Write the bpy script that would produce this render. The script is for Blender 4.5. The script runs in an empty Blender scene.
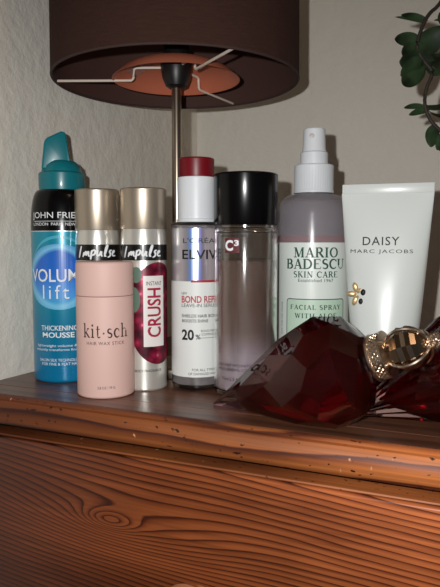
import bpy, bmesh, math, random
from mathutils import Vector, Matrix
random.seed(7)
PI = math.pi
COL = bpy.context.scene.collection
TOP = 0.80            # height of the chest top
H = 0.115             # lens above the chest top
F = 620.0             # focal length in pixels of a 440x587 frame
PITCH = math.radians(4.7)

# ---------------------------------------------------------------- measuring
def ray(x, y):
    a, b = (x-220)/F, (293.5-y)/F
    return Vector((a, math.cos(PITCH)+b*math.sin(PITCH), -math.sin(PITCH)+b*math.cos(PITCH)))
def T(x, y):                       # point of the chest top seen at x, y
    d = ray(x, y); t = -H/d.z
    return Vector((d.x*t, d.y*t, 0))
def P(x, y, Y):                    # point at depth Y
    d = ray(x, y); t = Y/d.y
    return Vector((d.x*t, Y, H+d.z*t))
def hz(y, Y): return P(220, y, Y).z

# ---------------------------------------------------------------- materials
def lin(c):
    c = c/255.0
    return c/12.92 if c <= .04045 else ((c+.055)/1.055)**2.4
def rgb(r, g, b): return (lin(r), lin(g), lin(b), 1)
MATS = {}
def mat(name, col, rough=.5, metal=0, trans=0, ior=1.45, coat=0, spec=.5, sub=0, alpha=1, sheen=0):
    if name in MATS: return MATS[name]
    m = bpy.data.materials.new(name); m.use_nodes = True
    b = m.node_tree.nodes['Principled BSDF']
    b.inputs['Base Color'].default_value = rgb(*col)
    b.inputs['Roughness'].default_value = rough
    b.inputs['Metallic'].default_value = metal
    b.inputs['Transmission Weight'].default_value = trans
    b.inputs['IOR'].default_value = ior
    b.inputs['Coat Weight'].default_value = coat
    b.inputs['Coat Roughness'].default_value = .1
    b.inputs['Specular IOR Level'].default_value = spec
    b.inputs['Alpha'].default_value = alpha
    b.inputs['Sheen Weight'].default_value = sheen
    if sub:
        b.inputs['Subsurface Weight'].default_value = sub
        b.inputs['Subsurface Radius'].default_value = (.01, .008, .006)
        b.inputs['Subsurface Scale'].default_value = .3
    MATS[name] = m
    return m
class NT:
    def __init__(s, m): s.t = m.node_tree; s.n = s.t.nodes; s.b = s.n['Principled BSDF']
    def node(s, k, **kw):
        n = s.n.new(k)
        for a, v in kw.items(): setattr(n, a, v)
        return n
    def link(s, a, b): s.t.links.new(a, b)
    def put(s, v, inp):
        if isinstance(v, (int, float)): inp.default_value = v
        elif isinstance(v, tuple): inp.default_value = v
        else: s.link(v, inp)
    def math(s, op, a, b=0, c=0):
        n = s.node('ShaderNodeMath', operation=op)
        for i, v in enumerate((a, b, c)): s.put(v, n.inputs[i])
        return n.outputs[0]
    def xyz(s):
        t = s.node('ShaderNodeTexCoord'); q = s.node('ShaderNodeSeparateXYZ')
        s.link(t.outputs['Object'], q.inputs[0]); return t.outputs['Object'], q.outputs
    def mapped(s, v, scale, loc=(0, 0, 0)):
        n = s.node('ShaderNodeMapping'); s.link(v, n.inputs[0])
        n.inputs['Scale'].default_value = scale; n.inputs['Location'].default_value = loc
        return n.outputs[0]
    def noise(s, v, scale, detail=3, rough=.5):
        n = s.node('ShaderNodeTexNoise'); s.link(v, n.inputs['Vector'])
        n.inputs['Scale'].default_value = scale; n.inputs['Detail'].default_value = detail
        n.inputs['Roughness'].default_value = rough
        return n.outputs[0]
    def ramp(s, v, stops, interp='LINEAR'):
        n = s.node('ShaderNodeValToRGB'); s.link(v, n.inputs[0]); n.color_ramp.interpolation = interp
        e = n.color_ramp.elements
        while len(e) < len(stops): e.new(.5)
        for i, (p, c) in enumerate(stops): e[i].position = p; e[i].color = c
        return n.outputs[0]
    def mix(s, f, a, b, mode='MIX'):
        n = s.node('ShaderNodeMix', data_type='RGBA', blend_type=mode)
        s.put(f, n.inputs[0]); s.put(a, n.inputs[6]); s.put(b, n.inputs[7]); return n.outputs[2]
    def bump(s, v, strength, dist=.001):
        n = s.node('ShaderNodeBump'); s.link(v, n.inputs['Height'])
        n.inputs['Strength'].default_value = strength; n.inputs['Distance'].default_value = dist
        s.link(n.outputs[0], s.b.inputs['Normal'])

def wood(name, light, mid, dark, lam, knots=(), wob=.012, rough=.38, contrast=1, off=0, coat=.15, wear=0, axis=2, slope=0, tone=False):
    m = mat(name, (100, 60, 40), rough, coat=coat); q = NT(m)
    v, s = q.xyz(); X, Z = s[0], s[axis]
    big = q.noise(q.mapped(v, (3, 6, 10), (off, off, 0)), 1.0, 2)
    cur = q.math('ADD', Z, q.math('MULTIPLY', q.math('SUBTRACT', big, .5), wob*2))
    if slope: cur = q.math('ADD', cur, q.math('MULTIPLY', X, slope))
    for (x0, z0, sx, sz, A) in knots:
        a = q.math('POWER', q.math('ABSOLUTE', q.math('DIVIDE', q.math('SUBTRACT', X, x0), sx)), 2)
        b = q.math('POWER', q.math('ABSOLUTE', q.math('DIVIDE', q.math('SUBTRACT', Z, z0), sz)), 2)
        g = q.math('EXPONENT', q.math('MULTIPLY', q.math('ADD', a, b), -1))
        cur = q.math('ADD', cur, q.math('MULTIPLY', g, A))
    fine = q.noise(q.mapped(v, (12, 60, 90), (0, off, 0)), 1.0, 3)
    ph = q.math('ADD', q.math('DIVIDE', cur, lam), q.math('MULTIPLY', fine, .55))
    fr = q.math('FRACT', ph)
    c = q.ramp(fr, [(0, rgb(*light)), (.35, rgb(*light)), (.68, rgb(*mid)), (.86, rgb(*dark)), (.93, rgb(*dark)), (1, rgb(*light))])
    if contrast < 1: c = q.mix(1-contrast, c, rgb(*mid))
    if tone:      # reddish to honey-coloured pine, with the flash's brightening to the right painted in
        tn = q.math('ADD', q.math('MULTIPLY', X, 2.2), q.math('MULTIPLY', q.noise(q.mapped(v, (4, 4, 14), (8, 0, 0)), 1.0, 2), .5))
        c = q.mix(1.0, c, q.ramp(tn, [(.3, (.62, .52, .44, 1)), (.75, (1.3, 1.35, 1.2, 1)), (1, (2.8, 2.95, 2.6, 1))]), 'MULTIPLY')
    streak = q.noise(q.mapped(v, (4, 200, 420)), 1.0, 4, .6)
    c = q.mix(.55, c, q.ramp(streak, [(.3, (.42, .38, .36, 1)), (.65, (1.25, 1.2, 1.15, 1))]), 'MULTIPLY')
    blot = q.noise(q.mapped(v, (5, 8, 14), (3, off, 1)), 1.0, 3)
    c = q.mix(.7, c, q.ramp(blot, [(.34, (.42, .36, .34, 1)), (.6, (1.18, 1.14, 1.08, 1))]), 'MULTIPLY')
    if wear:
        d = q.noise(q.mapped(v, (210, 340, 340), (1, 0, 0)), 1.0, 2, .4)
        c = q.mix(q.ramp(d, [(.68, (0, 0, 0, 1)), (.72, (1, 1, 1, 1))]), c, rgb(45, 20, 14))
        d = q.noise(q.mapped(v, (330, 120, 120), (5, 0, 0)), 1.0, 1)
        c = q.mix(q.ramp(d, [(.76, (0, 0, 0, 1)), (.8, (1, 1, 1, 1))]), c, rgb(205, 150, 110))
    q.link(c, q.b.inputs['Base Color'])
    q.bump(streak, .18, .0006)
    return m

# ---------------------------------------------------------------- mesh helpers
def obj(name, bm, m, parent=None, smooth=True, label=None, angle=35):
    me = bpy.data.meshes.new(name); bmesh.ops.recalc_face_normals(bm, faces=bm.faces)
    bm.to_mesh(me); bm.free()
    if m: me.materials.append(m)
    o = bpy.data.objects.new(name, me); COL.objects.link(o)
    if parent: o.parent = parent
    if smooth:
        me.shade_smooth()
        try: me.set_sharp_from_angle(angle=math.radians(angle))
        except Exception: pass
    if label: o['label'] = label
    return o
def thing(name, label, cat, loc=(0, 0, 0), rz=0, group=None):
    o = bpy.data.objects.new(name, None); COL.objects.link(o)
    o.empty_display_size = .02
    o.location = loc; o.rotation_euler = (0, 0, rz); o['label'] = label; o['category'] = cat
    if group: o['group'] = group
    return o
def lathe(prof, seg=64, bm=None, sx=1, sy=1, ribs=0, ribd=0, ribz=None, cap=True):
    bm = bm or bmesh.new(); rings = []
    for r, z in prof:
        if r < 1e-6: rings.append([bm.verts.new((0, 0, z))]); continue
        ring = []
        for i in range(seg):
            a = 2*PI*i/seg; rr = r
            if ribs and ribz and ribz[0] <= z <= ribz[1]: rr = r - ribd*(.5+.5*math.cos(a*ribs))
            ring.append(bm.verts.new((rr*math.cos(a)*sx, rr*math.sin(a)*sy, z)))
        rings.append(ring)
    for a, b in zip(rings, rings[1:]):
        n = max(len(a), len(b))
        if n == 1: continue
        for i in range(n):
            j = (i+1) % n
            if len(a) == 1: bm.faces.new((a[0], b[i], b[j]))
            elif len(b) == 1: bm.faces.new((a[i], b[0], a[j]))
            else: bm.faces.new((a[i], b[i], b[j], a[j]))
    if cap:
        if len(rings[0]) > 1: bm.faces.new(rings[0])
        if len(rings[-1]) > 1: bm.faces.new(rings[-1])
    return bm
def rnd(r, z, q, n=5, top=True):    # rounded corner points of a solid of revolution
    out = []
    for i in range(n+1):
        a = PI/2*i/n
        if top: out.append((r-q+q*math.cos(a), z-q+q*math.sin(a)))
        else: out.append((r-q+q*math.sin(a), z+q-q*math.cos(a)))
    return out
def can(r, z0, z1, q0=.001, q1=.001, seg=72):
    return lathe([(0, z0)]+rnd(r, z0, q0, top=False)+rnd(r, z1, q1)+[(0, z1)], seg, cap=False)
def box(bm, x0, x1, y0, y1, z0, z1, bev=0, seg=2):
    r = bmesh.ops.create_cube(bm, size=1)
    for v in r['verts']:
        v.co = Vector(((x0+x1)/2+v.co.x*(x1-x0), (y0+y1)/2+v.co.y*(y1-y0), (z0+z1)/2+v.co.z*(z1-z0)))
    if bev:
        es = list({e for v in r['verts'] for e in v.link_edges})
        bmesh.ops.bevel(bm, geom=es, offset=bev, segments=seg, profile=.5, affect='EDGES')
    return bm
def tube(bm, pts, r, seg=10, r1=None):
    pts = [Vector(p) for p in pts]; rings = []
    up = Vector((0, 0, 1))
    for i, p in enumerate(pts):
        d = (pts[min(i+1, len(pts)-1)]-pts[max(i-1, 0)]).normalized()
        a = d.cross(up)
        if a.length < .05: a = d.cross(Vector((0, 1, 0)))
        a.normalize(); b = d.cross(a).normalized()
        rr = r if r1 is None else r+(r1-r)*i/(len(pts)-1)
        rings.append([bm.verts.new(p+a*rr*math.cos(2*PI*k/seg)+b*rr*math.sin(2*PI*k/seg)) for k in range(seg)])
    for a, b in zip(rings, rings[1:]):
        for k in range(seg): bm.faces.new((a[k], a[(k+1) % seg], b[(k+1) % seg], b[k]))
    bm.faces.new(rings[0]); bm.faces.new(rings[-1][::-1]); return bm
def prism(bm, poly, y0, y1, bev=0, seg=3):     # poly in x,z
    a = [bm.verts.new((x, y0, z)) for x, z in poly]; b = [bm.verts.new((x, y1, z)) for x, z in poly]
    fs = [bm.faces.new(a), bm.faces.new(b[::-1])]; n = len(poly)
    for i in range(n): fs.append(bm.faces.new((a[i], b[i], b[(i+1) % n], a[(i+1) % n])))
    if bev:
        es = list({e for f in fs for e in f.edges})
        bmesh.ops.bevel(bm, geom=es, offset=bev, segments=seg, profile=.5, affect='EDGES')
    return bm

# ---------------------------------------------------------------- print on surfaces
def slice_x(bm, step):
    xs = [v.co.x for v in bm.verts]
    if not xs: return
    k = math.ceil(min(xs)/step)
    while k*step < max(xs):
        bmesh.ops.bisect_plane(bm, geom=bm.verts[:]+bm.edges[:]+bm.faces[:], plane_co=(k*step, 0, 0), plane_no=(1, 0, 0), dist=1e-7)
        k += 1
def wrap(bm, R, z=0, off=.0003, s0=0, rot=0):       # plane x,y  ->  s, z on a cylinder of radius R
    if rot:
        bmesh.ops.rotate(bm, verts=bm.verts, cent=(0, 0, 0), matrix=Matrix.Rotation(rot, 3, 'Z'))
    for v in bm.verts: v.co.x += s0
    slice_x(bm, R*.07)
    for v in bm.verts:
        th = v.co.x/R; rr = R+off+v.co.z
        v.co = Vector((rr*math.sin(th), -rr*math.cos(th), v.co.y+z))
    return bm
def sans(txt, h, w=None, bold=0, space=1.0):
    c = bpy.data.curves.new('t', 'FONT'); c.body = txt; c.align_x = 'CENTER'; c.size = 1
    c.offset = bold; c.space_character = space; c.resolution_u = 3
    o = bpy.data.objects.new('t', c); COL.objects.link(o)
    bpy.context.view_layer.update()
    dg = bpy.context.evaluated_depsgraph_get(); me = bpy.data.meshes.new_from_object(o.evaluated_get(dg))
    bm = bmesh.new(); bm.from_mesh(me)
    bpy.data.objects.remove(o); bpy.data.curves.remove(c); bpy.data.meshes.remove(me)
    return fit(bm, h, w)
def fit(bm, h, w=None):
    xs = [v.co.x for v in bm.verts]; ys = [v.co.y for v in bm.verts]
    cx, cy = (min(xs)+max(xs))/2, (min(ys)+max(ys))/2
    k = h/(max(ys)-min(ys)); kx = w/(max(xs)-min(xs)) if w else k
    for v in bm.verts: v.co = Vector(((v.co.x-cx)*kx, (v.co.y-cy)*k, 0))
    return bm
def ribbon(bm, pts, w, w1=None, close=False):
    pts = [Vector((p[0], p[1], 0)) for p in pts]; L = []; n = len(pts)
    for i, p in enumerate(pts):
        a, b = pts[max(i-1, 0)], pts[min(i+1, n-1)]
        if close: a, b = pts[(i-1) % n], pts[(i+1) % n]
        d = (b-a).normalized(); nn = Vector((-d.y, d.x, 0))
        ww = w if w1 is None else w+(w1-w)*math.sin(PI*i/(n-1))
        L.append((bm.verts.new(p+nn*ww/2), bm.verts.new(p-nn*ww/2)))
    for i in range(n if close else n-1):
        j = (i+1) % n; bm.faces.new((L[i][0], L[i][1], L[j][1], L[j][0]))
def arc(cx, cy, rx, ry, a0, a1, n=14):
    return [(cx+rx*math.cos(math.radians(a0+(a1-a0)*i/n)), cy+ry*math.sin(math.radians(a0+(a1-a0)*i/n))) for i in range(n+1)]
K, N_ = .19, .08
def S(x, y, w=.34): return (N_, None, [(x-w/2, y), (x+w/2, y)])
GL = {   # serif letters: advance, strokes (width, swell, points)
 'M': (1.12, [(N_, None, [(.17, 0), (.17, 1)]), (K, None, [(.2, 1), (.54, .05)]), (N_, None, [(.54, .05), (.88, 1)]), (K, None, [(.92, 0), (.92, 1)]), S(.17, .03), S(.92, .03), S(.14, .97, .24), S(.95, .97, .24)]),
 'A': (.9, [(N_, None, [(.14, 0), (.44, 1)]), (K, None, [(.44, 1), (.76, 0)]), (N_, None, [(.24, .34), (.62, .34)]), S(.14, .03, .28), S(.78, .03)]),
 'R': (.88, [(K, None, [(.2, 0), (.2, 1)]), (N_, K, [(.2, .97), (.42, .97)]+arc(.42, .74, .24, .23, 90, -90)+[(.2, .51)]), (K, None, [(.42, .5), (.78, .02)]), S(.2, .03), S(.17, .97, .24), S(.82, .03, .18)]),
 'I': (.45, [(K, None, [(.22, 0), (.22, 1)]), S(.22, .03), S(.22, .97)]),
 'O': (.98, [(N_, K, arc(.49, .5, .38, .47, 90, 270)), (N_, K, arc(.49, .5, .38, .47, -90, 90))]),
 'B': (.84, [(K, None, [(.2, 0), (.2, 1)]), (N_, K, [(.2, .97)]+arc(.42, .75, .22, .22, 90, -90)+[(.2, .53)]), (N_, K, [(.2, .53)]+arc(.44, .28, .27, .25, 90, -90)+[(.2, .03)]), S(.15, .97, .2), S(.15, .03, .2)]),
 'D': (.95, [(K, None, [(.2, 0), (.2, 1)]), (N_, K, [(.2, .97)]+arc(.4, .5, .43, .47, 90, -90)+[(.2, .03)]), S(.15, .97, .2), S(.15, .03, .2)]),
 'E': (.82, [(K, None, [(.2, 0), (.2, 1)]), (N_, None, [(.1, .97), (.7, .97), (.7, .8)]), (N_, None, [(.2, .52), (.56, .52)]), (N_, None, [(.1, .03), (.74, .03), (.76, .22)])]),
 'F': (.76, [(K, None, [(.2, 0), (.2, 1)]), (N_, None, [(.1, .97), (.7, .97), (.7, .8)]), (N_, None, [(.2, .52), (.56, .52)]), S(.2, .03)]),
 'L': (.76, [(K, None, [(.2, 0), (.2, 1)]), S(.2, .97), (N_, None, [(.1, .03), (.7, .03), (.72, .24)])]),
 'P': (.8, [(K, None, [(.2, 0), (.2, 1)]), (N_, K, [(.2, .97)]+arc(.42, .73, .25, .24, 90, -90)+[(.2, .49)]), S(.2, .03), S(.15, .97, .2)]),
 'S': (.7, [(N_, K, arc(.36, .74, .22, .23, 30, 230)+arc(.34, .27, .25, .24, 60, -150))]),
 'C': (.88, [(N_, K, arc(.5, .5, .38, .47, 40, 320)), (N_, None, [(.8, .72), (.8, .96)])]),
 'U': (.95, [(K, None, [(.2, 1), (.2, .35)]), (N_, None, arc(.48, .35, .28, .32, 180, 360)+[(.76, 1)]), S(.2, .97), S(.78, .97, .26)]),
 'K': (.92, [(K, None, [(.2, 0), (.2, 1)]), (N_, None, [(.2, .42), (.7, .97)]), (K, None, [(.38, .58), (.78, .02)]), S(.2, .03), S(.2, .97), S(.7, .97, .24), S(.82, .03, .22)]),
 'N': (1.0, [(N_, None, [(.18, 0), (.18, 1)]), (K, None, [(.16, 1), (.8, .02)]), (N_, None, [(.8, 0), (.8, 1)]), S(.18, .03), S(.8, .97)]),
 'T': (.84, [(K, None, [(.42, 0), (.42, 1)]), (N_, None, [(.08, .78), (.1, .97), (.74, .97), (.76, .78)]), S(.42, .03)]),
 'W': (1.2, [(K, None, [(.14, 1), (.38, 0)]), (N_, None, [(.38, 0), (.6, .95)]), (K, None, [(.6, .95), (.84, 0)]), (N_, None, [(.84, 0), (1.06, 1)]), S(.14, .97), S(1.06, .97, .26)]),
 'Y': (.88, [(K, None, [(.12, 1), (.44, .48)]), (N_, None, [(.44, .48), (.76, 1)]), (K, None, [(.44, 0), (.44, .5)]), S(.44, .03), S(.12, .97, .26), S(.78, .97, .24)]),
 'H': (1.0, [(K, None, [(.2, 0), (.2, 1)]), (K, None, [(.8, 0), (.8, 1)]), (N_, None, [(.2, .5), (.8, .5)]), S(.2, .03), S(.2, .97), S(.8, .03), S(.8, .97)]),
 'k': (.68, [(.13, None, [(.15, 0), (.15, 1.05)]), (.05, None, [(.15, .26), (.5, .64)]), (.13, None, [(.28, .38), (.58, .02)]), S(.15, .03, .28), S(.09, 1.02, .14), S(.5, .66, .2), S(.6, .03, .16)]),
 'i': (.34, [(.13, None, [(.17, 0), (.17, .66)]), S(.17, .03, .28), S(.11, .64, .14), (.15, None, [(.16, .84), (.16, .99)])]),
 't': (.46, [(.12, None, [(.2, .88), (.2, .16)]), (.06, .11, arc(.31, .15, .12, .13, 180, 330)), (.05, None, [(.06, .64), (.4, .64)])]),
 '·': (.34, [(.13, None, [(.1, .32), (.23, .32)])]),
 's': (.5, [(.05, .14, arc(.26, .49, .16, .16, 30, 230)+arc(.24, .17, .18, .16, 60, -150))]),
 'c': (.58, [(.05, .15, arc(.32, .33, .24, .32, 45, 320)), (.1, None, [(.46, .5), (.52, .5)])]),
 'h': (.74, [(.13, None, [(.15, 0), (.15, 1.05)]), (.05, None, arc(.35, .42, .2, .23, 170, 30)), (.13, None, [(.56, .48), (.56, 0)]), S(.15, .03, .28), S(.56, .03, .26), S(.09, 1.02, .14)]),
 ' ': (.4, []),
}
def serif(txt, h, w, gap=.06):
    bm = bmesh.new(); x = 0
    for ch in txt:
        adv, st = GL[ch]
        for wd, sw, pts in st: ribbon(bm, [(px+x, py) for px, py in pts], wd, sw)
        x += adv+gap
    return fit(bm, h, w)
def script_word(w, h):
    st = [
     [(.25, 1.0), (.12, .5), (.0, -.05)],
     [(.38, .02), (.5, .55), (.48, .1), (.53, .3), (.68, .58), (.66, .1), (.72, .35), (.87, .58), (.84, .08), (.95, .12)],
     [(1.1, .62), (1.0, -.2)], [(1.08, .45), (1.22, .66), (1.36, .6), (1.34, .35), (1.2, .18), (1.06, .2)],
     [(1.52, .62), (1.46, .25), (1.55, .1), (1.68, .25), (1.8, .62), (1.76, .15), (1.86, .08)],
     [(2.0, .05), (2.2, .75), (2.28, 1.08), (2.18, 1.05), (2.02, .35), (2.04, .08), (2.15, .1)],
     [(2.6, .6), (2.46, .62), (2.4, .45), (2.5, .3), (2.44, .08), (2.25, -.02)],
     [(2.62, .3), (2.82, .42), (2.86, .58), (2.72, .56), (2.64, .3), (2.7, .08), (2.95, .14)]]
    bm = bmesh.new()
    for s in st:
        sm = s
        for _ in range(2):
            q = [sm[0]]
            for a, b in zip(sm, sm[1:]): q += [(a[0]*.75+b[0]*.25, a[1]*.75+b[1]*.25), (a[0]*.25+b[0]*.75, a[1]*.25+b[1]*.75)]
            q.append(sm[-1]); sm = q
        ribbon(bm, sm, .1, .15)
    return fit(bm, h, w)
def patch(s0, s1, y0, y1, bm=None, rad=0):
    bm = bm or bmesh.new()
    if rad:
        pts = arc(s1-rad, y1-rad, rad, rad, 0, 90, 5)+arc(s0+rad, y1-rad, rad, rad, 90, 180, 5)+arc(s0+rad, y0+rad, rad, rad, 180, 270, 5)+arc(s1-rad, y0+rad, rad, rad, 270, 360, 5)
        bm.faces.new([bm.verts.new((x, y, 0)) for x, y in pts])
    else: bm.faces.new([bm.verts.new(p) for p in ((s0, y0, 0), (s1, y0, 0), (s1, y1, 0), (s0, y1, 0))])
    return bm
def disc(cx, cy, rx, ry, n=48, bm=None):
    bm = bm or bmesh.new(); bm.faces.new([bm.verts.new((cx+rx*math.cos(2*PI*i/n), cy+ry*math.sin(2*PI*i/n), 0)) for i in range(n)])
    return bm
def join(*bms):
    out = bmesh.new()
    for b in bms:
        me = bpy.data.meshes.new('j'); b.to_mesh(me); out.from_mesh(me); b.free(); bpy.data.meshes.remove(me)
    return out
def shift(bm, dx, dy):
    for v in bm.verts: v.co.x += dx; v.co.y += dy
    return bm

def prints(parent, m, R, off, bms, label=None, name='lettering', fn=None):
    for bm in bms: obj(name, fn(bm) if fn else wrap(bm, R, 0, off), m, parent, smooth=False, label=label)

class Round:
    """a round bottle: where its foot touches the chest, its radius and the pixel-to-metre scale at its front"""
    def __init__(s, xc, yb, hw):
        f = T(xc, yb); d = f.normalized(); D = f.length
        s.r = hw*f.y/F/(1-hw/F*.98); s.c = f+d*s.r
        s.f = f; s.k = f.y/F; s.rz = -math.atan2(s.c.x, s.c.y); s.xc = xc
    def z(s, y): return hz(y, s.f.y)
    def z_axis(s, y): return hz(y, s.c.y)
    def loc(s): return (s.c.x, s.c.y, TOP)

# ---------------------------------------------------------------- room
EA, EB = T(0, 395.5), T(440, 452.5)
ANG = math.atan2(EA.y-EB.y, EB.x-EA.x)
e1 = Vector((math.cos(ANG), -math.sin(ANG), 0)); e2 = Vector((math.sin(ANG), math.cos(ANG), 0))
J = T(0, 379.6)
DEL = math.radians(3)          # the chest does not stand quite square to the walls
g1 = Vector((math.cos(ANG+DEL), -math.sin(ANG+DEL), 0)); g2 = Vector((math.sin(ANG+DEL), math.cos(ANG+DEL), 0))
# corner of the two walls on the ray of column 198
k_ = ray(198, 330).x/ray(198, 330).y
t_ = (k_*J.y-J.x)/(g2.x-k_*g2.y)
CORNER = J+g2*t_
DEPTH = (CORNER-EA).dot(e2)
print('ANG', math.degrees(ANG), 'corner', CORNER, 'depth', DEPTH)
def W(lx, ly, z=0):            # chest frame -> world
    p = CORNER+e1*lx+e2*ly; return Vector((p.x, p.y, TOP+z))
def L(p): d = p-CORNER; return d.dot(e1), d.dot(e2)

def plaster():
    m = mat('painted_plaster', (178, 166, 150), .9); q = NT(m); v, s = q.xyz()
    n = q.noise(v, 55, 4, .6); n2 = q.noise(v, 6, 2)
    q.link(q.mix(q.math('MULTIPLY', n2, .35), rgb(234, 229, 218), rgb(222, 214, 200)), q.b.inputs['Base Color'])
    g = q.ramp(n, [(.35, (0, 0, 0, 1)), (.7, (1, 1, 1, 1))]); q.bump(g, .55, .0016)
    return m
def struct(name, bm, m):
    o = obj(name, bm, m, smooth=False); o['kind'] = 'structure'
    o.location = (CORNER.x, CORNER.y, 0); o.rotation_euler = (0, 0, -ANG-DEL); return o
pl = plaster()
struct('wall_back', box(bmesh.new(), -.1, 2.6, 0, .1, 0, 2.4), pl)
struct('wall_left', box(bmesh.new(), -.1, 0, -2.4, 0, 0, 2.4), pl)
fm = wood('floor_boards', (150, 110, 75), (130, 90, 60), (90, 60, 40), .02)
struct('floor', box(bmesh.new(), -.1, 2.6, -2.4, .1, -.05, 0), fm)
struct('ceiling', box(bmesh.new(), -.1, 2.6, -2.4, .1, 2.4, 2.45), mat('ceiling_paint', (225, 220, 210), .9))

# ---------------------------------------------------------------- chest of drawers
def kx(px, py, ly):            # chest-frame x of a pixel on the plane at depth ly
    d = ray(px, py); o = Vector((0, 0, 0))
    c = (CORNER+e2*ly); t = c.dot(e2)/Vector((d.x, d.y, 0)).dot(e2)
    p = Vector((d.x, d.y, 0))*t; return (p-CORNER).dot(e1), H+d.z*t
FRONT = -(DEPTH-.012)
kn = kx(112, 518, FRONT); kb = kx(195, 603, FRONT-.012)
print('knot', kn, 'knob', kb)
chest = thing('chest_of_drawers', 'old reddish-brown pine chest with worn rounded front edge, carrying all the bottles and the lamp', 'chest of drawers', (CORNER.x, CORNER.y, 0), -ANG)
CW = .95; G = .004
top_m = wood('stained_top', (112, 74, 54), (94, 60, 44), (68, 42, 31), .03, wob=.02, rough=.36, coat=.1, axis=1, contrast=.6)
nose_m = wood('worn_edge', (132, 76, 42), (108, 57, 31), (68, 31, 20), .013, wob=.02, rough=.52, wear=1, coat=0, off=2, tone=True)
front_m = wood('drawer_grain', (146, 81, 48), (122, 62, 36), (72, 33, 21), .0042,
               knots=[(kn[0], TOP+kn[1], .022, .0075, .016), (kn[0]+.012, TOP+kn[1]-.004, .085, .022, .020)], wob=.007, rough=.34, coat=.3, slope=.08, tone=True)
side_m = wood('carcass_pine', (140, 82, 50), (116, 64, 40), (80, 40, 26), .011, off=5)
LIP = .028
tD = math.tan(DEL); FB = -DEPTH+LIP+.0008
def wx(y): return y*tD+.0015          # the top is scribed to the left wall
bm = bmesh.new()
pl4 = [(wx(FB), FB), (CW, FB), (CW, -CW*tD-.004), (wx(-.004), -.004)]
va = [bm.verts.new((x, y, TOP)) for x, y in pl4]; vb = [bm.verts.new((x, y, TOP-.021)) for x, y in pl4]
bm.faces.new(va); bm.faces.new(vb[::-1])
for i in range(4): bm.faces.new((va[i], vb[i], vb[(i+1) % 4], va[(i+1) % 4]))
GX = wx(-DEPTH)
obj('top_board', bm, top_m, chest)
# front lipping with a bullnose profile, swept along x
prof = [(-DEPTH+.005, TOP), (-DEPTH+.004, TOP), (-DEPTH+.0015, TOP-.0006), (-DEPTH, TOP-.0022), (-DEPTH+.0008, TOP-.0038)]
prof += [(-DEPTH+.0010-.0034*math.sin(PI*i/8)**.8, TOP-.0042-.0178*i/8) for i in range(9)]
prof += [(-DEPTH+.0035, TOP-.0230), (-DEPTH+.007, TOP-.0236), (-DEPTH+.024, TOP-.0236), (-DEPTH+.024, TOP-.0206), (-DEPTH+.005, TOP-.0206)]
def sweep(prof, x0, x1, n=60, jit=0):
    bm = bmesh.new(); rows = []
    for i in range(n+1):
        x = x0+(x1-x0)*i/n
        rows.append([bm.verts.new((x, y+random.uniform(-jit, jit), z+random.uniform(-jit, 0))) for y, z in prof])
    m_ = len(prof)
    for a, b in zip(rows, rows[1:]):
        for j in range(m_): bm.faces.new((a[j], b[j], b[(j+1) % m_], a[(j+1) % m_]))
    bm.faces.new(rows[0]); bm.faces.new(rows[-1][::-1]); return bm
obj('lipping', sweep([(-DEPTH+LIP, TOP), (-DEPTH+.0052, TOP), (-DEPTH+.0052, TOP-.0202), (-DEPTH+LIP, TOP-.0202)], GX, CW, 10), top_m, chest)
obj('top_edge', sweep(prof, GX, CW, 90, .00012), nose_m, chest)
# bead under the top
y = FRONT
prof = [(y+.012, TOP-.0318), (y-.002, TOP-.0318), (y-.0038, TOP-.0323), (y-.0042, TOP-.0332), (y-.0036, TOP-.0339), (y+.012, TOP-.0342)]
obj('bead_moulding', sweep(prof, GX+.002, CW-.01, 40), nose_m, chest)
bm = bmesh.new(); box(bm, .006, CW-.012, FRONT+.013, -.095, .05, TOP-.0238)
for s_, e_ in ((GX+.004, GX+.016), (CW-.042, CW-.012)): box(bm, s_, e_, FRONT, FRONT+.012, .06, TOP-.034)
for i in range(1, 4): box(bm, GX+.016, CW-.042, FRONT, FRONT+.012, TOP-.036-.18*i, TOP-.02-.18*i)
obj('carcass', bm, side_m, chest, smooth=False)
for x in (.03, CW-.09):
    for yy in (FRONT+.02, -.16): obj('foot', box(bmesh.new(), x, x+.06, yy, yy+.06, 0, .055, .006), side_m, chest)
kprof = [(0, 0), (.008, 0), (.0075, .006), (.010, .010), (.0165, .014), (.0185, .019), (.017, .0245), (.011, .0275), (0, .0285)]
for i in range(4):
    z1 = TOP-.0350-.18*i; z0 = z1-.163 if i < 3 else .075
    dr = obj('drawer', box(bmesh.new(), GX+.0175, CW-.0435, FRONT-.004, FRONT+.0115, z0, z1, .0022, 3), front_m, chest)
    zk = TOP+kb[1]-.18*i if i < 3 else (z0+z1)/2
    for xk in (kb[0], CW-kb[0]):
        bm = lathe(kprof, 32)
        bmesh.ops.rotate(bm, verts=bm.verts, cent=(0, 0, 0), matrix=Matrix.Rotation(PI/2, 3, 'X'))
        bmesh.ops.translate(bm, verts=bm.verts, vec=(xk, FRONT-.0038, zk))
        obj('knob', bm, mat('knob_wood', (176, 120, 86), .3, coat=.5), dr)

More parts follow.
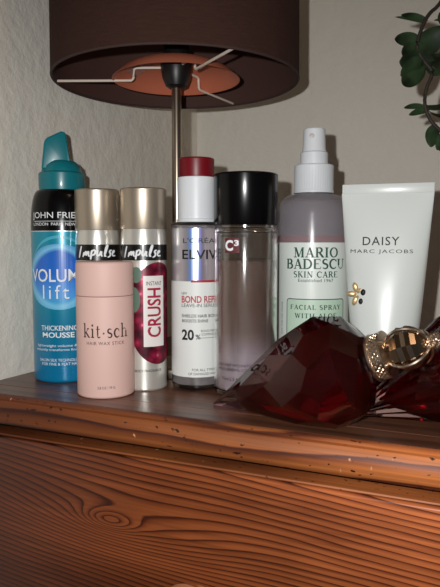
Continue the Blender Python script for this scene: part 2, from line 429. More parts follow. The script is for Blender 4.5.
# ---------------------------------------------------------------- table lamp
LY = .545; base = P(178, 372, LY); lr = base.x
rim_z = hz(80.5, LY)-.001; LR = 119*LY/F
lamp = thing('table_lamp', 'table lamp with brown fabric drum shade and slim metal stem behind the bottles', 'lamp', (lr, LY, TOP), 0)
steel = mat('brushed_steel', (170, 155, 140), .28, metal=1); dark = mat('black_plastic', (22, 20, 20), .4)
wire = mat('cream_wire', (222, 205, 190), .45)
obj('base', lathe([(0, 0)]+rnd(.031, 0, .001, top=False)+rnd(.031, .01, .004)+[(.006, .0115), (0, .0115)], 64, cap=False), steel, lamp)
obj('stem', lathe([(.0042, .011), (.0042, rim_z-.004)], 32), steel, lamp)
obj('bulb_holder', lathe([(.0045, rim_z-.006), (.009, rim_z-.004), (.012, rim_z+.003), (.0135, rim_z+.012), (.0135, rim_z+.016), (.011, rim_z+.02), (.011, rim_z+.04), (0, rim_z+.04)], 40), dark, lamp)
obj('bulb', lathe([(0, rim_z+.04), (.01, rim_z+.041), (.012, rim_z+.052), (.022, rim_z+.068), (.026, rim_z+.084), (.022, rim_z+.1), (.012, rim_z+.108), (0, rim_z+.11)], 32), mat('opal_bulb', (230, 225, 215), .3), lamp)
fab = mat('brown_fabric', (84, 61, 54), .95, spec=.2); q = NT(fab); v, s = q.xyz()
ang = q.math('ARCTAN2', s[1], s[0])
wv = q.math('MULTIPLY', q.math('SINE', q.math('MULTIPLY', ang, 420)), q.math('SINE', q.math('MULTIPLY', s[2], 3800)))
nn = q.noise(q.mapped(v, (1, 1, 12)), 120, 2)
q.link(q.mix(nn, rgb(50, 31, 26), rgb(70, 47, 40)), q.b.inputs['Base Color']); q.bump(wv, .35, .0005)
lining = mat('dark_lining', (72, 46, 40), .8)
SH = .15; R0, R1 = LR, LR*.99
shade = obj('lamp_shade', lathe([(R0, rim_z), (R1, rim_z+SH), (R1-.0014, rim_z+SH), (R0-.0014, rim_z), (R0, rim_z)], 128, cap=False), fab, lamp)
obj('lining', lathe([(R0-.0016, rim_z+.0006), (R1-.0016, rim_z+SH-.0006), (R1-.0022, rim_z+SH-.0006), (R0-.0022, rim_z+.0006), (R0-.0016, rim_z+.0006)], 128, cap=False), lining, shade)
bm = bmesh.new(); n = 128
tube(bm, [((R0-.0008)*math.cos(2*PI*i/n), (R0-.0008)*math.sin(2*PI*i/n), rim_z) for i in range(n+1)], .0011, 8)
obj('rim_trim', bm, mat('rim_tape', (60, 42, 38), .8), shade)
bm = bmesh.new(); RR = 62*LY/F
gr = [[bm.verts.new((rr*math.cos(a), rr*math.sin(a), zz-.0006)) for rr, zz in ((RR*.42, rim_z+.0160), (RR*.6, rim_z+.0142), (RR*.78, rim_z+.0100))] for a in [math.radians(150+6*i) for i in range(8)]]
for a, c in zip(gr, gr[1:]):
    for j in range(2): bm.faces.new((a[j], a[j+1], c[j+1], c[j]))
bmesh.ops.solidify(bm, geom=bm.faces[:], thickness=.0002)
obj('rating_sticker', bm, mat('pale_sticker', (232, 180, 165), .5), lamp, label='pale pink sticker under the shade')
# salmon-painted metal pan that holds the bulb inside the shade
RR = 62*LY/F
obj('reflector_pan', lathe([(RR-(RR-.0145)*i/14, rim_z+.001+.016*(1-((RR-(RR-.0145)*i/14)/RR)**3.6)) for i in range(15)]+[(RR-.0006-(RR-.0151)*i/14, rim_z+.001+.016*(1-((RR-(RR-.0145)*i/14)/RR)**3.6)-.0005*min(1, i)) for i in range(14, -1, -1)]+[(RR, rim_z+.001)], 96, cap=False),
    mat('salmon_enamel', (200, 112, 84), .5), lamp, label='shallow salmon pink pan inside the shade')
def rimpt(px, py):                 # a point of the rim below which a spider arm ends
    d = P(px, py, LY); a = (px-175)/126.0
    return a
arms = [(-1.0, 0.02), (.47, -.88), (.49, .87)]
for ax, ay in arms:
    bm = bmesh.new()
    v = Vector((ax, ay)).normalized(); zz = rim_z+.0012
    q0 = v*(R0-.0015); q1 = v*(R0*.37); q2 = v*(R0*.35); q3 = v*.013
    tube(bm, [(q0.x, q0.y, zz), (q1.x, q1.y, zz), (q1.x*.97, q1.y*.97, zz+.001), (q2.x, q2.y, zz+.0028)], .0011, 8)
    tube(bm, [(q2.x, q2.y, zz+.0028), (q2.x, q2.y, zz+.009), (q2.x*.93, q2.y*.93, zz+.0105), (q3.x, q3.y, zz+.0105)], .0011, 8)
    obj('spider_arm', bm, wire, lamp, label='cream wire arm')

# ---------------------------------------------------------------- mousse can
white = mat('white_ink', (232, 236, 238), .5); black_ink = mat('black_ink', (20, 18, 20), .5)
b = Round(66, 383.5, 30.5); r = b.r; k = b.k
t = thing('mousse_can', 'tall teal mousse can with black shoulder and slanted teal nozzle, leftmost of the bottles', 'hair mousse', b.loc(), b.rz)
z_bl, z_nk, z_sh = b.z(231), b.z(188), b.z(226)
teal = mat('teal_lacquer', (8, 128, 158), .32, metal=.15, coat=.4); q = NT(teal); v, s = q.xyz()
f = q.math('DIVIDE', s[2], z_bl)
q.link(q.ramp(f, [(0, rgb(0, 122, 172)), (.4, rgb(0, 122, 158)), (.62, rgb(10, 140, 165)), (1, rgb(20, 140, 165))]), q.b.inputs['Base Color'])
obj('can_body', lathe([(0, .001), (r*.9, .001)]+rnd(r, 0, .003, top=False)+[(r, z_bl)], 80, cap=False), teal, t)
nk = 23*b.k
dome = [(r, z_bl), (r, z_sh)]
for i in range(1, 9):
    a = PI/2*i/8; dome.append((nk*.98+(r-nk*.98)*math.cos(a)**.8 if i < 8 else nk*.98, z_sh+(z_nk-z_sh)*math.sin(a)))
obj('can_shoulder', lathe(dome+[(0, z_nk)], 80, cap=False), mat('black_gloss', (7, 6, 8), .2, spec=.35), t, label='glossy black shoulder')
ring_z = z_bl
obj('pinstripe', wrap(patch(-r*2.2, r*2.2, -.0005, .0003), r, ring_z, .0002), mat('silver_line', (205, 215, 220), .3, metal=.6), t, smooth=False)
lab = obj('round_emblem', wrap(disc(-5*k, 0, 38*k, 33*k), r, b.z(277), .0002), None, t, smooth=False)
em = mat('emblem_blue', (30, 110, 200), .35, coat=.3); q = NT(em); v, s = q.xyz()
g = q.math('DIVIDE', q.math('SUBTRACT', s[2], b.z(277)), 33*k)
gx = q.math('DIVIDE', q.math('ADD', s[0], 5*k), 29.5*k)
rad = q.math('SQRT', q.math('ADD', q.math('POWER', q.math('ABSOLUTE', g), 2), q.math('POWER', q.math('ABSOLUTE', gx), 2)))
c1 = q.ramp(q.math('MULTIPLY', q.math('ADD', g, 1), .5), [(0, rgb(60, 170, 205)), (.25, rgb(70, 150, 225)), (.55, rgb(30, 105, 205)), (1, rgb(36, 100, 190))])
q.link(q.mix(q.ramp(rad, [(.78, (0, 0, 0, 1)), (.9, (1, 1, 1, 1)), (1, (.6, .6, .6, 1))]), c1, rgb(120, 195, 232)), q.b.inputs['Base Color'])
lab.data.materials.append(em)
# pale arc swooshes over the emblem
bm = bmesh.new(); ribbon(bm, arc(-4*k, -2*k, 36*k, 42*k, 150, 40, 30), .4*k, 3*k); shift(bm, 0, 0)
obj('swoosh', wrap(bm, r, b.z(277), .00025), mat('aqua_ink', (70, 170, 195), .35, coat=.3), t, smooth=False)
txt = (shift(sans('JOHN FRIEDA', 8*k, 62*k), -4*k, b.z(216)), shift(sans('LONDON  PARIS  NEW YORK', 3*k, 60*k), -4*k, b.z(224)),
           shift(patch(-33*k, 47*k, -.3*k, .1*k), 0, b.z(221)))
prints(t, white, r, .00028, txt, 'white lettering on the black shoulder')
txt = (shift(sans('VOLUME', 13*k, 62*k, .008), -7.5*k, b.z(275.5)), shift(sans('lift', 14*k, 27*k, -.005, 1.3), -8.5*k, b.z(292)),
           shift(sans('THICKENING', 5*k, 38*k, .01), -6*k, b.z(328)), shift(sans('MOUSSE', 5.5*k, 33*k, .02), -7*k, b.z(335)),
           shift(sans('lightweight volume & lift', 3.3*k, 50*k), -6*k, b.z(346)), shift(sans('instantly transforms fine hair', 3.3*k, 54*k), -6*k, b.z(350)),
           shift(sans('SALON SILK TECHNOLOGY', 2.8*k, 46*k), -5*k, b.z(360)), shift(sans('FOR FINE & FLAT HAIR', 2.8*k, 40*k), -5*k, b.z(364)))
prints(t, white, r, .00032, txt, 'white product lettering')
tp = mat('teal_plastic', (10, 112, 122), .35, coat=.2)
ka = b.c.y/F
def X_(px): return (px-63.5)*ka
def Z_(py): return b.z_axis(py)
bm = lathe([(0, z_nk-.001), (21.5*ka, z_nk-.001), (22.3*ka, Z_(186.5)), (22.3*ka, Z_(174.5)), (21*ka, Z_(173)), (19.5*ka, Z_(172.5)), (18.5*ka, Z_(167)), (14*ka, Z_(162)), (8*ka, Z_(159.5)), (0, Z_(159))], 64)
prism(bm, [(X_(44.5), Z_(171)), (X_(47.5), Z_(144)), (X_(50), Z_(140)), (X_(64.5), Z_(132.5)), (X_(68.5), Z_(135)), (X_(71), Z_(161)), (X_(71), Z_(171))], -12*ka, 12*ka, .0016, 3)
obj('nozzle_cap', bm, tp, t)

# ---------------------------------------------------------------- two body sprays
champ = mat('champagne_metal', (186, 173, 155), .38, metal=.8); silver = mat('can_silver', (222, 220, 212), .28, metal=.6)
def berry():
    m = mat('berry_print', (150, 30, 60), .35, metal=.3); q = NT(m); v, s = q.xyz()
    vo = q.node('ShaderNodeTexVoronoi'); q.link(v, vo.inputs['Vector']); vo.inputs['Scale'].default_value = 150
    q.link(q.ramp(vo.outputs['Distance'], [(0, rgb(215, 130, 155)), (.2, rgb(160, 35, 70)), (.5, rgb(112, 16, 44)), (.85, rgb(60, 8, 26))]), q.b.inputs['Base Color']); return m
def body_spray(xc, yb, hw, ytop, label, dx):
    b = Round(xc, yb, hw); r = b.r; k = b.k; z = b.z; t0 = ytop-187
    t = thing('body_spray', label, 'body spray', b.loc(), b.rz, 'champagne capped body sprays')
    zs = z(229+t0)
    obj('can_body', lathe([(0, .001), (r*.86, .001), (r*.93, 0), (r*.985, .0012), (r*.985, .004)]+[(r*.97, .0055), (r, z(250)), (r, z(243)), (r*.985, z(236)), (r*.95, zs), (0, zs)], 72, cap=False), silver, t)
    obj('cap', lathe([(0, zs), (r*.985, zs), (r, zs+.0006), (r, z(ytop+.6)-.001)]+rnd(r, z(ytop), .0013)+[(0, z(ytop))], 72, cap=False), champ, t)
    bd = obj('label_band', wrap(patch(-r*1.75, r*1.75, z(260.5), z(244.5)), r, 0, .00015), mat('black_band', (14, 13, 14), .3, coat=.3), t, smooth=False)
    obj('script_lettering', wrap(shift(script_word(41*k, 15*k), dx*k, z(252)), r, 0, .0003), white, bd, smooth=False, label='white handwritten lettering')
    pr = obj('berry_print', wrap(disc(15*k, z(314), 33*k, 52*k), r, 0, .00015), berry(), t, smooth=False, label='crimson berry print')
    prints(t, mat('leaf_ink', (92, 116, 100), .4), r, .0002, (disc(-11*k, z(300), 7*k, 13*k), disc(-8*k, z(275), 6*k, 8*k)), None, 'leaf_print')
    pn = obj('name_panel', wrap(patch(-1*k, 22*k, z(347), z(276)), r, 0, .00025), mat('panel_white', (232, 228, 224), .4), t, smooth=False)
    w = sans('CRUSH', 15*k, 50*k, .02)
    bmesh.ops.rotate(w, verts=w.verts, cent=(0, 0, 0), matrix=Matrix.Rotation(PI/2, 3, 'Z'))
    obj('name_lettering', wrap(shift(w, 10.5*k, z(313)), r, 0, .00035), mat('crimson_ink', (165, 30, 62), .5), pn, smooth=False, label='crimson vertical lettering')
    prints(t, black_ink, r, .00035, (shift(sans('INSTANT', 4*k, 17*k), 10.5*k, z(283.5)), shift(sans('BODY FRAGRANCE', 2.6*k, 28*k), 4*k, z(371))))
    return t
body_spray(100, 387.5, 21.8, 188, 'champagne capped body spray can beside the mousse, mostly hidden behind the pink stick', -1)
body_spray(145.2, 391.5, 22.8, 186.8, 'body spray can with crimson berry print between the pink stick and white-labelled serum', -2)

# ---------------------------------------------------------------- pink hair stick
b = Round(106.5, 399.5, 28.6); r = b.r; k = b.k; z = b.z
t = thing('hair_wax_stick', 'matte pink cylindrical hair wax stick standing in front of the other bottles', 'hair stick', b.loc(), b.rz)
pink = mat('matte_pink', (221, 184, 174), .55)
zc = z(297)
obj('tube_body', lathe([(0, 0)]+rnd(r, 0, .0022, top=False)+rnd(r, zc-.0002, .0005)+[(0, zc-.0002)], 80, cap=False), pink, t)
obj('cap', lathe([(0, zc)]+rnd(r, zc+.0001, .0005, top=False)+rnd(r, z(262), .0022)+[(0, z(262))], 80, cap=False), pink, t)
brown = mat('brown_ink', (62, 36, 34), .6)
prints(t, brown, r, .0002, (shift(serif('kit·sch', 15*k, 48*k, .09), 0, z(331)), shift(sans('HAIR WAX STICK', 3.4*k, 40*k, 0, 1.15), 0, z(343.5)), shift(sans('2.8 OZ / 79 G', 2.6*k, 18*k), 0, z(388))), 'dark brown lettering')

# ---------------------------------------------------------------- serum pump bottle
clear = mat('clear_plastic', (250, 248, 246), .08, trans=1, ior=1.5, coat=1)
b = Round(197.2, 391.5, 25.4); r = b.r; k = b.k; z = b.z
t = thing('serum_bottle', 'clear serum bottle with white label, white collar and dark red pump button', 'hair serum', b.loc(), b.rz)
zt = z(221.5)
obj('bottle', lathe([(0, .0015), (r*.8, .0012)]+rnd(r, 0, .003, top=False)+rnd(r, zt, .0025)+[(0, zt)], 80, cap=False), mat('smoky_plastic', (212, 206, 206), .08, trans=1, ior=1.4), t)
obj('serum', lathe([(0, z(386)), (r*.86, z(386)), (r*.9, z(384)), (r*.9, z(226)), (r*.86, z(225)), (0, z(225))], 64, cap=False), mat('grey_serum', (205, 203, 206), .3, metal=.2), t, label='greyish serum inside')
holo = mat('holographic_foil', (190, 190, 196), .28, metal=.45); q = NT(holo); v, s = q.xyz()
q.link(q.ramp(q.math('MULTIPLY', q.math('ADD', q.math('DIVIDE', s[0], r), 1), .5), [(0, rgb(150, 145, 148)), (.12, rgb(205, 203, 206)), (.3, rgb(170, 165, 170)), (.38, rgb(110, 150, 220)), (.46, rgb(235, 238, 242)), (.54, rgb(110, 120, 200)), (.62, rgb(150, 140, 150)), (.75, rgb(200, 190, 195)), (1, rgb(130, 125, 128))]), q.b.inputs['Base Color'])  # blue and white reflection stripes painted into the foil colour
obj('foil_label', wrap(patch(-r*1.35, r*1.35, z(282), z(228)), r, 0, .0002), holo, t, smooth=False, label='silvery rainbow foil label')
wl = obj('paper_label', wrap(patch(-r*1.45, r*1.45, z(377.5), z(281.5)), r, 0, .00025), mat('label_white', (226, 229, 226), .45), t, smooth=False, label='white label')
red = mat('red_ink', (176, 28, 44), .5)
prints(wl, black_ink, r, .0004, (shift(sans("L'ORÉAL", 6*k, 38*k), 5*k, z(240)), shift(sans('ELVIVE', 9.5*k, 44*k, .015), 7*k, z(254.5)),
    shift(sans('LEAVE-IN SERUM', 3.6*k, 38*k), 3*k, z(305.5)), shift(sans('SHIELDS HAIR BONDS', 3.2*k, 42*k, .01), 5*k, z(316)), shift(sans('BOOSTS SHINE', 3.2*k, 27*k, .01), -2*k, z(321)),
    shift(sans('20', 11*k, 13*k, .03), -9.5*k, z(335)), shift(sans('%', 5*k, 5*k, .02), 1*k, z(337)),
    shift(sans('BOND REPAIR', 2.4*k, 20*k), 14*k, z(331)), shift(sans('COMPLEX', 2.4*k, 15*k), 12*k, z(334.5)), shift(patch(4*k, 24*k, -.3*k, .1*k), 0, z(338)),
    shift(sans('NEW', 2.6*k, 6*k), -13*k, z(293.5)), shift(sans('FOR ALL TYPES', 2.6*k, 24*k), 7*k, z(370)), shift(sans('OF DAMAGED HAIR', 2.6*k, 30*k), 6*k, z(374))))
prints(wl, red, r, .0004, (shift(sans('BOND REPAIR', 7*k, 46*k, .02), 7*k, z(299.5)),), 'red lettering')
prints(wl, red, r, .0004, (shift(patch(-6*k, 24*k, -1*k, 1.2*k), 0, z(281.5)),), 'red stripe', 'stripe')
wr = 20*k
obj('collar', lathe([(0, zt), (wr*1.02, zt), (wr*1.04, z(218.5)), (wr, z(218)), (wr, z(176.5))]+rnd(wr, z(175), .0008)+[(0, z(175))], 64, cap=False), mat('white_plastic', (222, 226, 230), .4), t)
rr = 18*k
obj('pump_button', lathe([(0, z(175.2)), (rr*.97, z(175.2)), (rr, z(172)), (rr*1.02, z(157.5))]+rnd(rr*1.02, z(155), .0012)+[(rr*.5, z(156)), (0, z(156.5))], 64, cap=False), mat('dark_red_plastic', (112, 6, 22), .4), t)
# ---------------------------------------------------------------- micellar remover bottle
b = Round(245, 399, 31.8); r = b.r; k = b.k; z = b.z
t = thing('remover_bottle', 'round clear bottle with tall black lid and mauve liquid', 'makeup remover', b.loc(), b.rz)
zt = z(227)
obj('bottle', lathe([(0, .0015), (r*.85, .0012)]+rnd(r, 0, .003, top=False)+rnd(r, zt, .002)+[(r*.9, zt), (r*.9, z(224)), (r*.86, z(224)), (r*.86, zt-.003)]+[(r*.93, zt-.004), (r*.93, .005), (r*.88, .004), (0, .004)], 80, cap=False), clear, t)
lq = mat('mauve_liquid', (196, 172, 168), .12, trans=1, ior=1.34)
q = NT(lq); v, s = q.xyz(); f = q.math('DIVIDE', s[2], z(261))
q.link(q.ramp(f, [(0, rgb(215, 203, 218)), (.3, rgb(208, 195, 207)), (.48, rgb(168, 146, 141)), (.7, rgb(158, 132, 122)), (1, rgb(180, 156, 145))]), q.b.inputs['Base Color'])
tr = q.ramp(f, [(0, (.15,)*3+(1,)), (.3, (.2,)*3+(1,)), (.5, (.45,)*3+(1,)), (1, (.6,)*3+(1,))]); q.link(tr, q.b.inputs['Transmission Weight'])
obj('liquid', lathe([(0, .0045), (r*.87, .0045), (r*.925, .006), (r*.925, z(261)), (0, z(261))], 80, cap=False), lq, t, label='mauve liquid, paler at the bottom')
obj('lid', lathe([(0, z(224.5)), (r*.985, z(224.5)), (r, z(223.5)), (r, z(172))]+rnd(r, z(170.5), .0015)+[(0, z(170.5))], 80, cap=False), mat('black_gloss', (7, 6, 8)), t)
obj('emblem', wrap(patch(-22*k, -6*k, z(253), z(238)), r, 0, .0002), mat('maroon_ink', (96, 40, 46), .5), t, smooth=False, label='maroon emblem')
prints(t, white, r, .0004, (shift(sans('C', 11*k, 9*k, .04), -17*k, z(245.5)), shift(sans('3', 6*k, 5*k, .04), -9*k, z(243))), 'white emblem lettering')
prints(t, mat('grey_ink', (36, 30, 36), .5), r, .0002, (shift(sans('LUXURIOUS CLEANSING', 2.8*k, 40*k), -10*k, z(232)), shift(sans('LIFTING MICELLAR', 2.6*k, 30*k), -14*k, z(236)),
    shift(sans('INSTANT HYDRATION', 3*k, 42*k), -10*k, z(366)), shift(sans('MICRO RENEWAL COMPLEX', 3*k, 42*k), -10*k, z(370.5)), shift(sans('75ml', 3*k, 9*k), -22*k, z(380)), shift(sans('2.5 fl oz', 3*k, 15*k), -9*k, z(380))))

# ---------------------------------------------------------------- facial spray
b = Round(311.2, 390, 36); r = b.r; k = b.k; z = b.z
t = thing('facial_spray', 'translucent spray bottle with white ribbed sprayer and green lettering on a white label', 'facial spray', b.loc(), b.rz)
zl = z(236)
dome = []
for i in range(9):
    a = PI/2*i/8; dome.append((20*k+(r-20*k)*math.cos(a), z(213)+(z(192)-z(213))*math.sin(a)))
obj('bottle', lathe([(0, .001)]+rnd(r, 0, .004, top=False)+dome+[(17*k, z(192)), (17*k, z(186)), (0, z(186))], 80, cap=False), mat('frosted_plastic', (232, 228, 234), .2, trans=.85, ior=1.3), t)
obj('liquid', lathe([(0, .004), (r*.96, .004), (r*.965, z(235.5)), (0, z(235.5))], 64, cap=False), mat('rose_water', (168, 108, 114), .25, trans=.1), t, label='rose coloured liquid')
obj('empty_lining', lathe([(r*.96, z(235.5)+.0002), (r*.95, z(216)), (r*.8, z(200)), (18*k, z(195)), (17.5*k, z(195)), (r*.78, z(201)), (r*.93, z(216)), (r*.94, z(235.5)+.0002)], 64, cap=False), mat('frosted_plastic', (206, 200, 210)), t)
lb = obj('paper_label', wrap(patch(-r*1.35, r*1.35, z(385), z(242.5), rad=.002), r, 0, .0002), mat('label_pale', (222, 230, 224), .35, coat=.3), t, smooth=False, label='white label')
green = mat('dark_green_ink', (24, 74, 58), .5)
gb = obj('green_box', wrap(patch(-27*k, 35*k, z(352), z(300), rad=.0022), r, 0, .0003), mat('pale_green_ink', (192, 216, 196), .4, coat=.3), lb, smooth=False, label='pale green box with dark border')
bm = bmesh.new()
for s_, w_ in ((0, .9*k),):
    x0, x1, y0, y1, rd = -27.5*k, 35.5*k, z(352), z(299.5), .0024
    pts = arc(x1-rd, y1-rd, rd, rd, 0, 90, 5)+arc(x0+rd, y1-rd, rd, rd, 90, 180, 5)+arc(x0+rd, y0+rd, rd, rd, 180, 270, 5)+arc(x1-rd, y0+rd, rd, rd, 270, 360, 5)
    ribbon(bm, pts, w_, close=True)
txt = (shift(serif('MARIO', 10.5*k, 46*k), 3.5*k, z(252.5)), shift(serif('BADESCU', 10.5*k, 63*k, .03), 3.5*k, z(264)), shift(serif('SKIN CARE', 6.5*k, 46*k, .08), 3.5*k, z(274.5)),
           shift(sans('Established 1967', 3.2*k, 36*k), 3.5*k, z(280.5)), shift(serif('FACIAL SPRAY', 5*k, 54*k, .12), 4*k, z(307.5)), shift(serif('WITH ALOE', 5*k, 44*k, .12), 4*k, z(316)))
prints(lb, green, r, .00045, (bm,), 'dark green border line', 'border')
w = sans('ALOE, SAGE AND ORANGE', 2.4*k, 34*k); bmesh.ops.rotate(w, verts=w.verts, cent=(0, 0, 0), matrix=Matrix.Rotation(PI/2, 3, 'Z'))
txt = txt+(shift(w, -35*k, z(320)),)
prints(lb, green, r, .00045, txt, 'dark green lettering')
wp = mat('white_plastic', (222, 226, 230))
a = 20.6*k
obj('screw_collar', lathe([(0, z(190.5)), (a*1.02, z(190.5)), (a*1.02, z(188)), (a, z(187)), (a, z(163))]+rnd(a, z(160.5), .0015)+[(0, z(160.5))], 192, ribs=48, ribd=.0005, ribz=(z(187.5), z(163)-.0001), cap=False), wp, t)
sp = obj('sprayer', lathe([(0, z(160.6)), (14.5*k, z(160.6)), (14.3*k, z(148)), (13.5*k, z(147)), (12.6*k, z(146.6)), (12*k, z(143)), (11.3*k, z(125))]+rnd(11.2*k, z(122), .0012)+[(0, z(122))], 64, cap=False), wp, t)
bm = lathe([(0, 0), (2.6*k, 0), (2.6*k, .0009), (1.4*k, .0011), (1.2*k, .0005), (0, .0005)], 24)
bmesh.ops.rotate(bm, verts=bm.verts, cent=(0, 0, 0), matrix=Matrix.Rotation(PI/2, 3, 'X'))
bmesh.ops.translate(bm, verts=bm.verts, vec=(-2.5*k, -11.1*k, z(131)))
obj('nozzle', bm, mat('nozzle_grey', (200, 190, 190), .4), sp)

# ---------------------------------------------------------------- body lotion tube
f = Vector((165.5/F*.460, .448, 0)); YAW = math.radians(-19)
t = thing('lotion_tube', 'white body lotion tube standing on its cap, with small gold daisy', 'lotion tube', (f.x, f.y+.012, TOP), YAW)
c0 = f.y+.012; k = c0/F
tw = mat('pearl_white', (218, 224, 220), .3, coat=.4)
zt, zc = hz(183.5, c0-.0), .018
Wt, R_ = 44.5*k, 29*k
def tube_pt(u, h):              # u angle, h 0..1 from the cap to the crimp
    e = h**1.5
    ax = R_+(Wt-R_)*h**.85; ay = R_*.93*(1-e)+.0008
    pw = 1-.25*h
    c, s = math.cos(u), math.sin(u)
    return ax*math.copysign(abs(c)**pw, c), ay*math.copysign(abs(s)**1.0, s)
bm = bmesh.new(); rows = []; n, mm = 72, 30
hb = zt-.0068
for i in range(mm+1):
    h = i/mm; rows.append([bm.verts.new((*tube_pt(2*PI*j/n, h), zc+(hb-zc)*h)) for j in range(n)])
for a, c in zip(rows, rows[1:]):
    for j in range(n): bm.faces.new((a[j], a[(j+1) % n], c[(j+1) % n], c[j]))
bm.faces.new(rows[0][::-1]); bm.faces.new(rows[-1])
tb = obj('tube_body', bm, tw, t)
obj('crimped_end', box(bmesh.new(), -Wt*.985, Wt*1.0, -.0012, .0012, hb-.0004, zt, .0005), tw, t)
obj('cap', lathe([(0, 0)]+rnd(R_*.86, 0, .0015, top=False)+[(R_*.9, zc-.001), (R_*.88, zc), (0, zc)], 64, cap=False), mat('cap_white', (225, 228, 226), .3, coat=.3), t)
def on_tube(bm, off=.0003):    # x,z print projected on the tube's front
    slice_x(bm, .002)
    for v in bm.verts:
        zz = v.co.y; h = min(1, max(0, (zz-zc)/(hb-zc)))
        ax = R_+(Wt-R_)*h**.85; ay = R_*.93*(1-h**1.5)+.0008; pw = 1-.25*h
        cc = min(.995, abs(v.co.x)/ax)**(1/pw); sn = math.sqrt(max(0, 1-cc*cc))
        v.co = Vector((v.co.x, -ay*sn-off-v.co.z, zz))
    return bm
def tx(px): return (px-386.5)*k*1.06
txt = (shift(sans('DAISY', 8.4*k, 35*k, .004, 1.15), tx(382.5), hz(241, c0-.015)), shift(sans('MARC JACOBS', 4.6*k, 60*k, 0, 1.2), tx(383), hz(252, c0-.015)))
prints(t, black_ink, 0, 0, txt, None, 'lettering', on_tube)
gold = mat('pale_gold', (222, 196, 150), .35, metal=.6)
def puff(bm, cx, cz, rx, rz, d, rot=0):
    res = bmesh.ops.create_icosphere(bm, subdivisions=2, radius=1)
    for v in res['verts']:
        x, y_, z_ = v.co; x, z_ = x*rx, z_*rz
        x, z_ = x*math.cos(rot)-z_*math.sin(rot), x*math.sin(rot)+z_*math.cos(rot)
        v.co = Vector((cx+x, y_*d, cz+z_))
fx, fz = tx(363), hz(296, c0-.02)
hh = (fz-zc)/(hb-zc); ax = R_+(Wt-R_)*hh**.85; ay = R_*.93*(1-hh**1.5)+.0008
fy = -ay*math.sqrt(1-(abs(fx)/ax)**2)
bm = bmesh.new()
for i in range(5):
    a = PI/2+2*PI*i/5+.3; puff(bm, fx-1*k+5.2*k*math.cos(a), fz+7*k*math.sin(a), 3*k, 5.2*k, .0012, a-PI/2)
bmesh.ops.translate(bm, verts=bm.verts, vec=(0, fy, 0))
fl = obj('daisy_emblem', bm, gold, t, label='small gold daisy emblem')
bm = bmesh.new(); puff(bm, fx+5.5*k, fz+2*k, 3*k, 3.6*k, .0018); puff(bm, fx+3.5*k, fz-7*k, 2.8*k, 3.4*k, .0018)
bmesh.ops.translate(bm, verts=bm.verts, vec=(0, fy-.0012, 0))
obj('dark_dots', bm, black_ink, fl)

# ---------------------------------------------------------------- gem perfume bottles
def gem(rings, n, bm=None, ribbed=0):
    def rib(j): return 1-ribbed*(j % 2)
    bm = bm or bmesh.new(); R = []
    for i, (u, r, ph) in enumerate(rings):
        if r < 1e-5: R.append([bm.verts.new((u, 0, 0))]); continue
        R.append([bm.verts.new((u, r*rib(j)*math.cos(2*PI*(j+ph)/n), r*rib(j)*math.sin(2*PI*(j+ph)/n))) for j in range(n)])
    for i, (a, b) in enumerate(zip(R, R[1:])):
        pa, pb = rings[i][2], rings[i+1][2]
        for j in range(n):
            q_ = (j+1) % n
            if len(a) == 1: bm.faces.new((a[0], b[q_], b[j]))
            elif len(b) == 1: bm.faces.new((a[j], a[q_], b[0]))
            elif pa == pb: bm.faces.new((a[j], a[q_], b[q_], b[j]))
            elif pb > pa: bm.faces.new((a[j], a[q_], b[j])); bm.faces.new((a[q_], b[q_], b[j]))
            else: bm.faces.new((a[j], b[q_], b[j])); bm.faces.new((a[j], a[q_], b[q_]))
    if len(R[0]) > 1: bm.faces.new(R[0][::-1])
    if len(R[-1]) > 1: bm.faces.new(R[-1])
    return bm
rose = mat('rose_gold', (242, 226, 208), .24, metal=1)
glassred = mat('pink_glass', (244, 206, 206), .02, trans=1, ior=1.5)
liqred = mat('ruby_liquid', (108, 2, 15), .08, trans=.8, ior=1.36)
